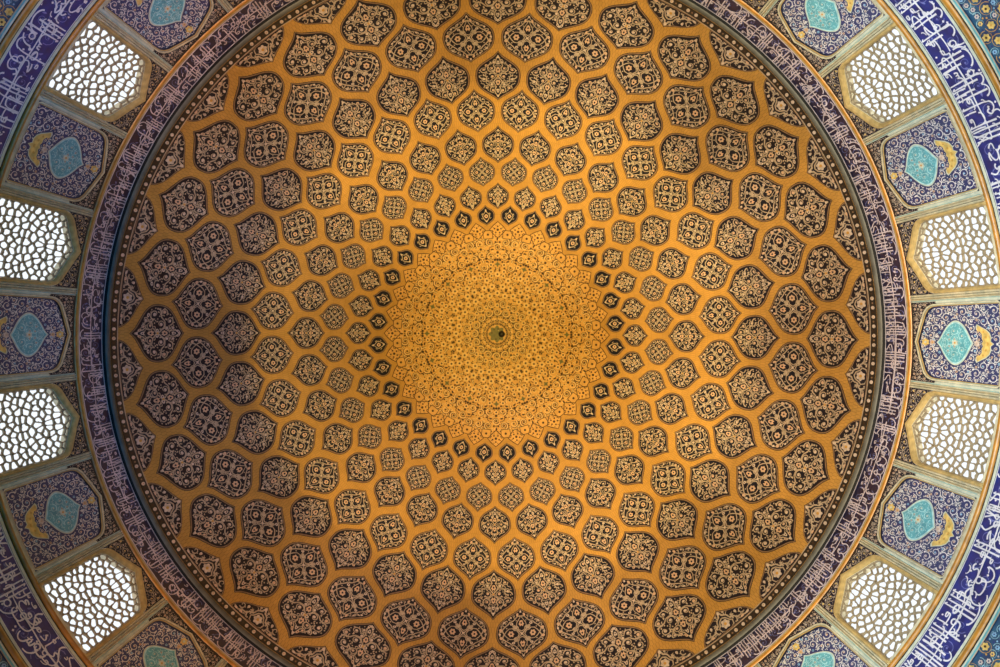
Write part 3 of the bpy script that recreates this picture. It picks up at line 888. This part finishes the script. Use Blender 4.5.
def make_window():
    O = wfn(0, 466, 0)
    root = empty('window_1', O)
    fr = MB()
    between(fr, sWIN, sWINF, 'framegold', .0, 3)
    # raised rounded bead along the opening
    rows = []
    for f, dd in ((0, .0), (.15, .035), (.45, .055), (.8, .05), (1, .0)):
        rows.append([wfn(a[0] * (1 - f) + b[0] * f, a[1] * (1 - f) + b[1] * f, dd) for a, b in zip(sWIN, sWINF)])
    fr.grid(rows, 'framegold', True)
    # reveal of the opening through the wall
    fr.grid([[wfn(x, y, .0) for x, y in sWIN], [wall_pt(x / UC, y, -.16) for x, y in sWIN]], 'frame', True)
    fr.build('window_frame', root, O)
    sp = MB(); between(sp, sWINF, sRECT, 'navy', .004, 3)
    cs = Canvas(sp, wfn, True)
    reg = [(0.3, VT + .4), (CELL - 5.6, VT + .4), (CELL - 5.6, 454)] + [(deg(a), v - .6) for a, v in ((5.04, 452), (5.0, 444.5), (4.75, 439.4), (4.1, 435.4), (2.6, 430.2))]
    fill_scrolls(cs, random.Random(3), reg, lambda x, y: 99, [(3.2, 4, 's'), (1.9, 10, 's'), (1.3, 16, 'c'), (.7, 40, 'd')], .75, 'cream', .010, ['blossom', 'whiteflower', 'yellow'])
    sp.build('window_spandrel', root, O)
    mo = MB()
    mould(mo, CELL - 5.2, CELL - 2.9, 'frame', .012, h=.03); mould(mo, CELL - 2.9, CELL - 2.6, 'dark', .012, h=0)
    mould(mo, CELL - 2.6, CELL - .5, 'frame', .012, h=.03); mould(mo, CELL - .5, CELL + .05, 'framegold', .012, h=.02)
    mo.build('window_moulding', root, O)
    # pierced lattice
    rng = random.Random(11)
    half = []
    tries = 0
    while len(half) < 76 and tries < 9000:
        tries += 1
        x = rng.uniform(.0, deg(4.4)); y = rng.uniform(428, 517)
        if rng.random() < .10: x = 0.0
        if 0 < x < 2.6: continue
        if not inside(WIN, x, y) and edge_dist(WIN, x, y) > 1: continue
        s_ = 5.4 + 2.8 * rng.random()
        if any(math.hypot((x - a) * (1.25 if int(b / 9) % 2 else .85), (y - b) * (.85 if int(b / 9) % 2 else 1.2)) < s_ for a, b in half): continue
        half.append((x, y))
    pts = half + [(-a, b) for a, b in half if a > 0]
    cells = voronoi_cells(pts, WIN)
    la = MB(); D0, D1 = -.015, -.05
    for (cx, cy), poly in zip(pts, cells):
        if len(poly) < 3: continue
        area = 0; gx = gy = 0
        for q in range(len(poly)):
            p, r = poly[q], poly[(q + 1) % len(poly)]; cr_ = p[0] * r[1] - r[0] * p[1]; area += cr_; gx += (p[0] + r[0]) * cr_; gy += (p[1] + r[1]) * cr_
        if abs(area) < 2: continue
        gx /= 3 * area; gy /= 3 * area
        n_ = 18
        rad = star_outline(poly, n_, (gx, gy))
        outer = [(gx + q * math.cos(2 * PI * i / n_), gy + q * math.sin(2 * PI * i / n_)) for i, q in enumerate(rad)]
        # the corners of the polygon must be kept to close the lattice
        hole = []
        sm_ = [(rad[(i - 1) % n_] + rad[i] * 1.6 + rad[(i + 1) % n_]) / 3.6 for i in range(n_)]
        lob = rng.choice((0, 0, 1, 2)); ph = rng.uniform(0, 6)
        for i in range(n_):
            a = 2 * PI * i / n_
            q = max(.5, min(sm_[i] * 1.03, rad[i]) - .42) * (1 - (.10 * lob if math.cos(a * (2 if lob == 1 else 3) + ph) > .55 else 0))
            hole.append((gx + q * math.cos(a), gy + q * math.sin(a)))
        # join exact corners to samples: widen the outer ring a little so cells overlap behind one another
        outer2 = [(gx + (q + .35) * math.cos(2 * PI * i / n_), gy + (q + .35) * math.sin(2 * PI * i / n_)) for i, q in enumerate(rad)]
        la.grid([[wfn(x, y, D0) for x, y in outer2], [wfn(x, y, D0 + .004) for x, y in hole]], 'stucco', True)
        la.grid([[wfn(x, y, D0 + .004) for x, y in hole], [wfn(x, y, D1) for x, y in hole]], 'stucco', True)
        la.grid([[wfn(x, y, D1) for x, y in hole], [wfn(x, y, D1 - .004) for x, y in outer2]], 'stucco', True)
    la.build('window_lattice', root, O)
    return root, O

def make_panel():
    O = wfn(0, 466, 0)
    root = empty('tiled_niche', O)
    fd = MB(); rows = []
    for f in (1, .85, .7, .55, .4, .25, .1, .01):
        rows.append([wfn(CC[0] + (x - CC[0]) * f, CC[1] + (y - CC[1]) * f, .004) for x, y in sPAN])
    fd.grid(rows, 'cobaltnavy', True)
    fd.build('field', root, O)
    fr = MB()
    for fa, fb_, k, dd in ((0, .12, 'dark', 0), (.12, .45, 'framegold', .02), (.45, .55, 'turq', .012), (.55, 1, 'frame', .02)):
        A = [(a[0] * (1 - fa) + b[0] * fa, a[1] * (1 - fa) + b[1] * fa) for a, b in zip(sPAN, sPANF)]
        B = [(a[0] * (1 - fb_) + b[0] * fb_, a[1] * (1 - fb_) + b[1] * fb_) for a, b in zip(sPAN, sPANF)]
        between(fr, A, B, k, .012 + dd)
    fr.build('frame', root, O)
    sp = MB(); between(sp, sPANF, sRECT, 'navy', .004, 3)
    cs = Canvas(sp, wfn, True)
    reg = [(0.3, VT + .6), (CELL - 3.2, VT + .6), (CELL - 3.2, 448)] + [(deg(a), v - .6) for a, v in ((4.98, 448), (4.93, 441.5), (4.65, 436.5), (4.0, 432.6), (2.1, 427.6))]
    fill_scrolls(cs, random.Random(8), reg, lambda x, y: 99, [(2.6, 5, 's'), (1.7, 10, 'f'), (1.2, 16, 'c'), (.7, 40, 'd')], .75, 'cream', .010, ['blossom', 'whiteflower', 'cream'])
    sp.build('spandrel', root, O)
    mo = MB()
    mould(mo, 40.1, CELL - 2.0, 'framepale', .014, 446, VB, .02)
    mould(mo, CELL - 2.9, CELL - 2.0, 'framepale', .012, VT, 446, .01)
    mould(mo, CELL - 2.0, CELL - 1.7, 'turq', .014, h=0.0); mould(mo, CELL - 1.7, CELL + .3, 'frame', .012, h=.03)
    mo.build('moulding', root, O)
    # turquoise ogee medallion
    PR = [(0, 0), (.08, .16), (.18, .48), (.3, .78), (.42, .95), (.52, 1), (.62, .95), (.74, .78), (.85, .48), (.93, .2), (1, 0)]
    v0, v1, wd = 445.5, 481.5, 21.0
    def ogee(s_): 
        P = []
        for i in range(33):
            t = i / 32; P.append((interp(PR, t) * wd * s_, (v0 + v1) / 2 + (t - .5) * (v1 - v0) * s_))
        return P + [(-x, y) for x, y in reversed(P[1:-1])]
    md = MB(); cm = Canvas(md, wfn)
    for s_, k, dd in ((1.06, 'framepale', .010), (1.0, 'turqlight', .013), (.93, 'turq', .016)):
        P = ogee(s_); rows = []
        for f in (1, .66, .33, .02): rows.append([wfn(x * f, (v0 + v1) / 2 + (y - (v0 + v1) / 2) * f, dd) for x, y in P])
        md.grid(rows, k, True)
    mo_ = md.build('medallion', root, O)
    ms = MB(); cm = Canvas(ms, wfn, True)
    fill_scrolls(cm, random.Random(21), ogee(.88), lambda x, y: 99, [(4.4, 4, 's'), (2.6, 8, 's'), (1.4, 12, 'c'), (.8, 24, 'd')], .8, 'turqlight', .020, ['cream', 'turqlight', 'framepale'])
    cm.mirror = False; cm.flower((0, 464), 3.0, .022, 'framepale', 'ochre')
    ms.build('scroll_pattern', mo_, O)
    # yellow cloud collar
    cl = MB(); cc = Canvas(cl, wfn, True)
    cc.mirror = False
    R_ = [(0, 502.8), (2.2, 499.8), (6, 500.2), (9.5, 498.8), (12.5, 495.6), (15.2, 490.5), (17.2, 487.2), (15.0, 486.0), (12.0, 486.4), (11.2, 489.2), (8.4, 491.4), (4.5, 491.4), (2.2, 492.6), (0, 491.2)]
    full = R_ + [(-x, y) for x, y in reversed(R_[1:-1])]
    def fillpoly(mb, poly, k, d):
        tri = tessellate_polygon([[Vector((x, y, 0)) for x, y in poly]])
        mb.tris([wfn(x, y, d) for x, y in poly], tri, k)
    fillpoly(cl, [(x * 1.07, 495 + (y - 495) * 1.14) for x, y in full], 'framepale', .012)
    fillpoly(cl, full, 'yellow', .016)
    cc.mirror = True
    cc.disc((6, 495.5), 1.3, 'ochre', .019, 7); cc.disc((11, 493), 1.0, 'ochre', .019, 6); cc.mirror = False; cc.disc((0, 497), 1.8, 'ochre', .019, 8)
    cl.build('cloud_collar', root, O)
    # pale blossoms above and below the medallion
    for (v, r, k, e) in ((433.6, 3.6, 'yellow', 'framepale'), (440.6, 2.4, 'blossom', 'ochre'), (486.2, 3.0, 'whiteflower', 'blossom')):
        bm_ = MB(); cb = Canvas(bm_, wfn); cb.flower((0, v), r, .016, k, e); bm_.build('blossom', root, O)
    sc_ = MB(); cs = Canvas(sc_, wfn, True)
    og = ogee(1.1); cfull = [(x * 1.15, 495 + (y - 495) * 1.25) for x, y in full]
    def avoid(x, y):
        if inside(og, x, y) or inside(cfull, x, y): return -1
        return min(edge_dist(og, x, y), edge_dist(cfull, x, y), math.hypot(x, y - 433.6) - 3.2, math.hypot(x, y - 486.2) - 2.6)
    fill_scrolls(cs, random.Random(17), PAN, avoid, [(5.0, 9, 's'), (3.6, 14, 's'), (2.4, 26, 's'), (1.7, 24, 'f'), (1.3, 60, 'c'), (.75, 130, 'd')], .9, 'whitescroll', .010, ['whiteflower', 'whitescroll', 'blossom', 'sky_flower'])
    sc_.build('scroll_pattern', root, O)
    return root, O
M['cobaltnavy'] = mat('deep_blue_tile', (0.016, 0.020, 0.10), 0.35, 0.35, 4, mottle=(0.02, 0.05, 0.14))
M['whitescroll'] = mat('white_scroll_tile', (0.74, 0.70, 0.66), 0.4, 0.15, 5)

wroot, wO = make_window()
for j in range(16):
    th = TH0 + math.radians(11.25 + 22.5 * j)
    o = wroot if j == 0 else dup(wroot)
    o.name = f'window_{j + 1}'
    place(o, wO, th)
    tag(o, f'pierced stucco lattice window in a pointed tile frame at {clock(th - TH0)} on the drum', 'window', kind='structure')
proot, pO = make_panel()
first = True
for j in range(16):
    th = TH0 + math.radians(22.5 * j)
    o = proot if first else dup(proot); first = False
    place(o, pO, th)
    tag(o, f'blue tiled niche with turquoise medallion and yellow cloud, at {clock(th - TH0)} on drum', 'tile panel', 'tiled niches between the drum windows')

# backing wall of the drum behind the panels, between the windows
dw = MB()
for j in range(16):
    a0 = TH0 + math.radians(22.5 * j)
    rows = []
    for v in (418, 450, 480, 520):
        rows.append([wall_pt(a0 + math.radians(-5.65 + 11.3 * i / 12), v, -.012) for i in range(13)])
    dw.grid(rows, 'cobaltnavy')
o = dw.build('wall_drum', None, None, True); tag(o, 'drum wall carrying the tile panels between the windows', 'wall', kind='structure')
# wall above the windows and below them, down to the floor
up = revolve([(RW + .004, zr(390)), (RW + .004, zr(421))], 'wall_upper', 'violet'); tag(up, 'wall ring behind the upper inscription', 'wall', kind='structure')
lw = revolve([(RW + .004, zr(513)), (RW + .004, zr(580)), (RW + .004, zr(640)), (RW + .004, 7.0), (RW + .004, 2.0), (RW + .004, 0)], 'wall_lower', ['cobalt', 'teal', 'teal', 'plaster', 'plaster'])
tag(lw, 'round lower wall below the cobalt inscription', 'wall', kind='structure')
fl = MB()
fl.grid([[Vector((r * math.cos(2 * PI * j / 96), r * math.sin(2 * PI * j / 96), 0)) for j in range(96)] for r in (RW + .02, 6, 3, .01)], 'stonefloor', True)
o = fl.build('floor'); tag(o, 'stone floor of the domed chamber', 'floor', kind='structure')
# outer skin of the drum and dome keeps daylight to the windows
# ------------------------------------------------------------------ flowered tile spandrels in the four corners
for ci, (ca, lab) in enumerate(((34.2, 'lower right'), (145.8, 'lower left'), (214.2, 'upper left'), (325.8, 'upper right'))):
    rng = random.Random(60 + ci)
    a0 = math.radians(ca) + TH0
    O = wall_pt(a0, 600)
    wf = lambda u, v, d: wall_pt(a0 + u / 600.0, v, d)
    mb = MB(); rows = []
    for v in (579.6, 595, 612, 630): rows.append([wf(-150 + 300 * i / 40, v, .006) for i in range(41)])
    mb.grid(rows, 'teal')
    root = mb.build('tile_spandrel', None, O)
    root.location = O
    tag(root, f'teal tile spandrel of yellow and white blossoms beyond the cobalt inscription, {lab} corner', 'tile spandrel', 'flowered tile spandrels in the corners')
    fm = MB(); cv = Canvas(fm, wf); vm = MB(); cvv = Canvas(vm, wf)
    placed = []
    for R_, cnt, kind in ((5.8, 42, 'b'), (3.7, 170, 'm'), (1.8, 460, 's')):
        got = 0
        for _ in range(cnt * 30):
            if got >= cnt: break
            x = rng.uniform(-146, 146); y = rng.uniform(583, 627)
            if any(math.hypot(x - p[0], y - p[1]) < (R_ + p[2]) * 1.05 for p in placed): continue
            placed.append((x, y, R_)); got += 1
            if kind == 'b': cv.flower((x, y), R_ * .68, .014, 'yellow', rng.choice(['ochre', 'brown'])); cvv.spiral((x, y), R_ * 1.25, .9, rng.uniform(0, 6), 1, .8, 'ochre', .010, inner=.8)
            elif kind == 'm': cv.flower((x, y), R_ * .66, .014, rng.choice(['whiteflower', 'sky_flower', 'yellow']), 'cobalt'); cvv.spiral((x, y), R_ * 1.3, .7, rng.uniform(0, 6), -1, .6, 'turqlight', .010, inner=.7)
            else: cv.disc((x, y), R_ * .6, rng.choice(['turqlight', 'whiteflower', 'sky_flower', 'cobalt', 'ochre']), .012, 6)
    fm.build('blossoms', root, O); vm.build('scroll_pattern', root, O)

# ------------------------------------------------------------------ daylight and added lamps
w = bpy.data.worlds.new('sky'); sc.world = w; w.use_nodes = True
nt = w.node_tree; bg = nt.nodes['Background']
bg.inputs['Color'].default_value = (0.90, 0.95, 1.0, 1); bg.inputs['Strength'].default_value = 1.1
def area(name, loc, target, size, energy, col, sy=None):
    d = bpy.data.lights.new(name, 'AREA'); d.energy = energy; d.color = col; d.size = size
    if sy: d.shape = 'RECTANGLE'; d.size_y = sy
    o = bpy.data.objects.new(name, d); COL.objects.link(o); o.location = loc
    o.rotation_euler = (Vector(target) - Vector(loc)).to_track_quat('-Z', 'Y').to_euler(); return o
def spot(name, loc, target, angle, energy, col, blend=1.0, rad=.3):
    d = bpy.data.lights.new(name, 'SPOT'); d.energy = energy; d.color = col; d.spot_size = math.radians(angle); d.spot_blend = blend; d.shadow_soft_size = rad
    o = bpy.data.objects.new(name, d); COL.objects.link(o); o.location = loc
    o.rotation_euler = (Vector(target) - Vector(loc)).to_track_quat('-Z', 'Y').to_euler(); return o
# warm fill spots added just above the floor to brighten the dome
def aim(px_, py_, h=26): return ((px_ - 497) * h / F, (py_ - 334) * h / F, h + CAMZ)
SPOTS = [   # group, name, place, target, cone, blend, radius, colour x strength, watts
    (0, 'fill_spot', (.5, -.6, .5), aim(500, 338, 29), 34, .25, .3, (1, 1, 1), 6000),
    (1, 'fill_spot', (.8, .5, .5), aim(560, 332, 29), 26, 1.0, .3, (1, 1, 1), 6000),
    (2, 'fill_spot', (-.6, 1.4, .5), aim(480, 85, 25), 30, .8, .3, (1, 1, 1), 6000),
    (3, 'fill_spot', (.3, -1.4, .5), aim(480, 585, 25), 30, .8, .3, (1, 1, 1), 6000),
    (4, 'fill_spot', (-1.2, -.4, .5), aim(800, 335, 24), 28, 1.0, .3, (1, 1, 1), 6000),
    (5, 'fill_spot', (-1.0, .9, .5), aim(670, 130, 24), 30, 1.0, .3, (1, 1, 1), 6000),
    (6, 'fill_spot', (-1.0, -1.1, .5), aim(670, 540, 24), 30, 1.0, .3, (1, 1, 1), 6000),
    (7, 'fill_spot', (.8, .9, .5), aim(300, 140, 24), 26, 1.0, .3, (1, 1, 1), 6000),
    (8, 'fill_spot', (.8, -.9, .5), aim(300, 530, 24), 26, 1.0, .3, (1, 1, 1), 6000),
]
for q in range(5):  # added spots inside the chamber, standing in for daylight from opposite windows
    ta = math.radians(-50 + 25 * q)
    SPOTS.append((9, 'daylight_fill', (-6.5, .2 * q, 5.0), (9.27 * math.cos(ta), 9.27 * math.sin(ta), 16.6), 30, 1.0, .6, (1, 1, 1), 4000))
    SPOTS.append((10, 'daylight_fill', (6.5, .2 * q, 5.0), (-9.27 * math.cos(ta), 9.27 * math.sin(ta), 16.6), 30, 1.0, .6, (1, 1, 1), 4000))
SPOTS.append((12, 'daylight_fill', (6.5, 1.5, 5.0), (-6.4, -6.7, 15.8), 30, 1.0, .6, (1, 1, 1), 4000))  # further added spots, cool fill for the left drum and dome
SPOTS.append((11, 'daylight_fill', (6.0, 0, 4.0), aim(190, 333, 23), 34, 1.0, .6, (1, 1, 1), 4000))
# colour and strength of each group of lamps
POWER = [(3.5, 2.5, 0.45), (1.25, 0.72, 0.15), (3.9, 3.0, 1.4), (2.4, 1.8, 1.4), (5.0, 4.0, 2.4), (4.7, 3.9, 2.2), (4.8, 3.8, 2.0), (2.1, 1.7, 1.3), (1.15, 0.95, 0.75), (2.35, 2.75, 2.9), (0, 0.14, 0.22), (0, 0.6, 1.6), (0.15, 0.6, 1.6)]
for g_, nm, loc, tgt, ang, bl, rad, col, en in SPOTS:
    p = POWER[g_]; m_ = max(p)
    spot(nm, loc, tgt, ang, en * m_, tuple(c / m_ for c in p), bl, rad)
spot('fill_spot', (2.2, 1.6, .5), (-6.2, -6.9, 18.1), 21, 5600, (1.0, .40, .03), 1.0, .2)  # added orange spots that tint the left rope mouldings
spot('fill_spot', (2.2, -1.6, .5), (-6.2, 6.9, 18.1), 21, 5200, (1.0, .38, .03), 1.0, .2)
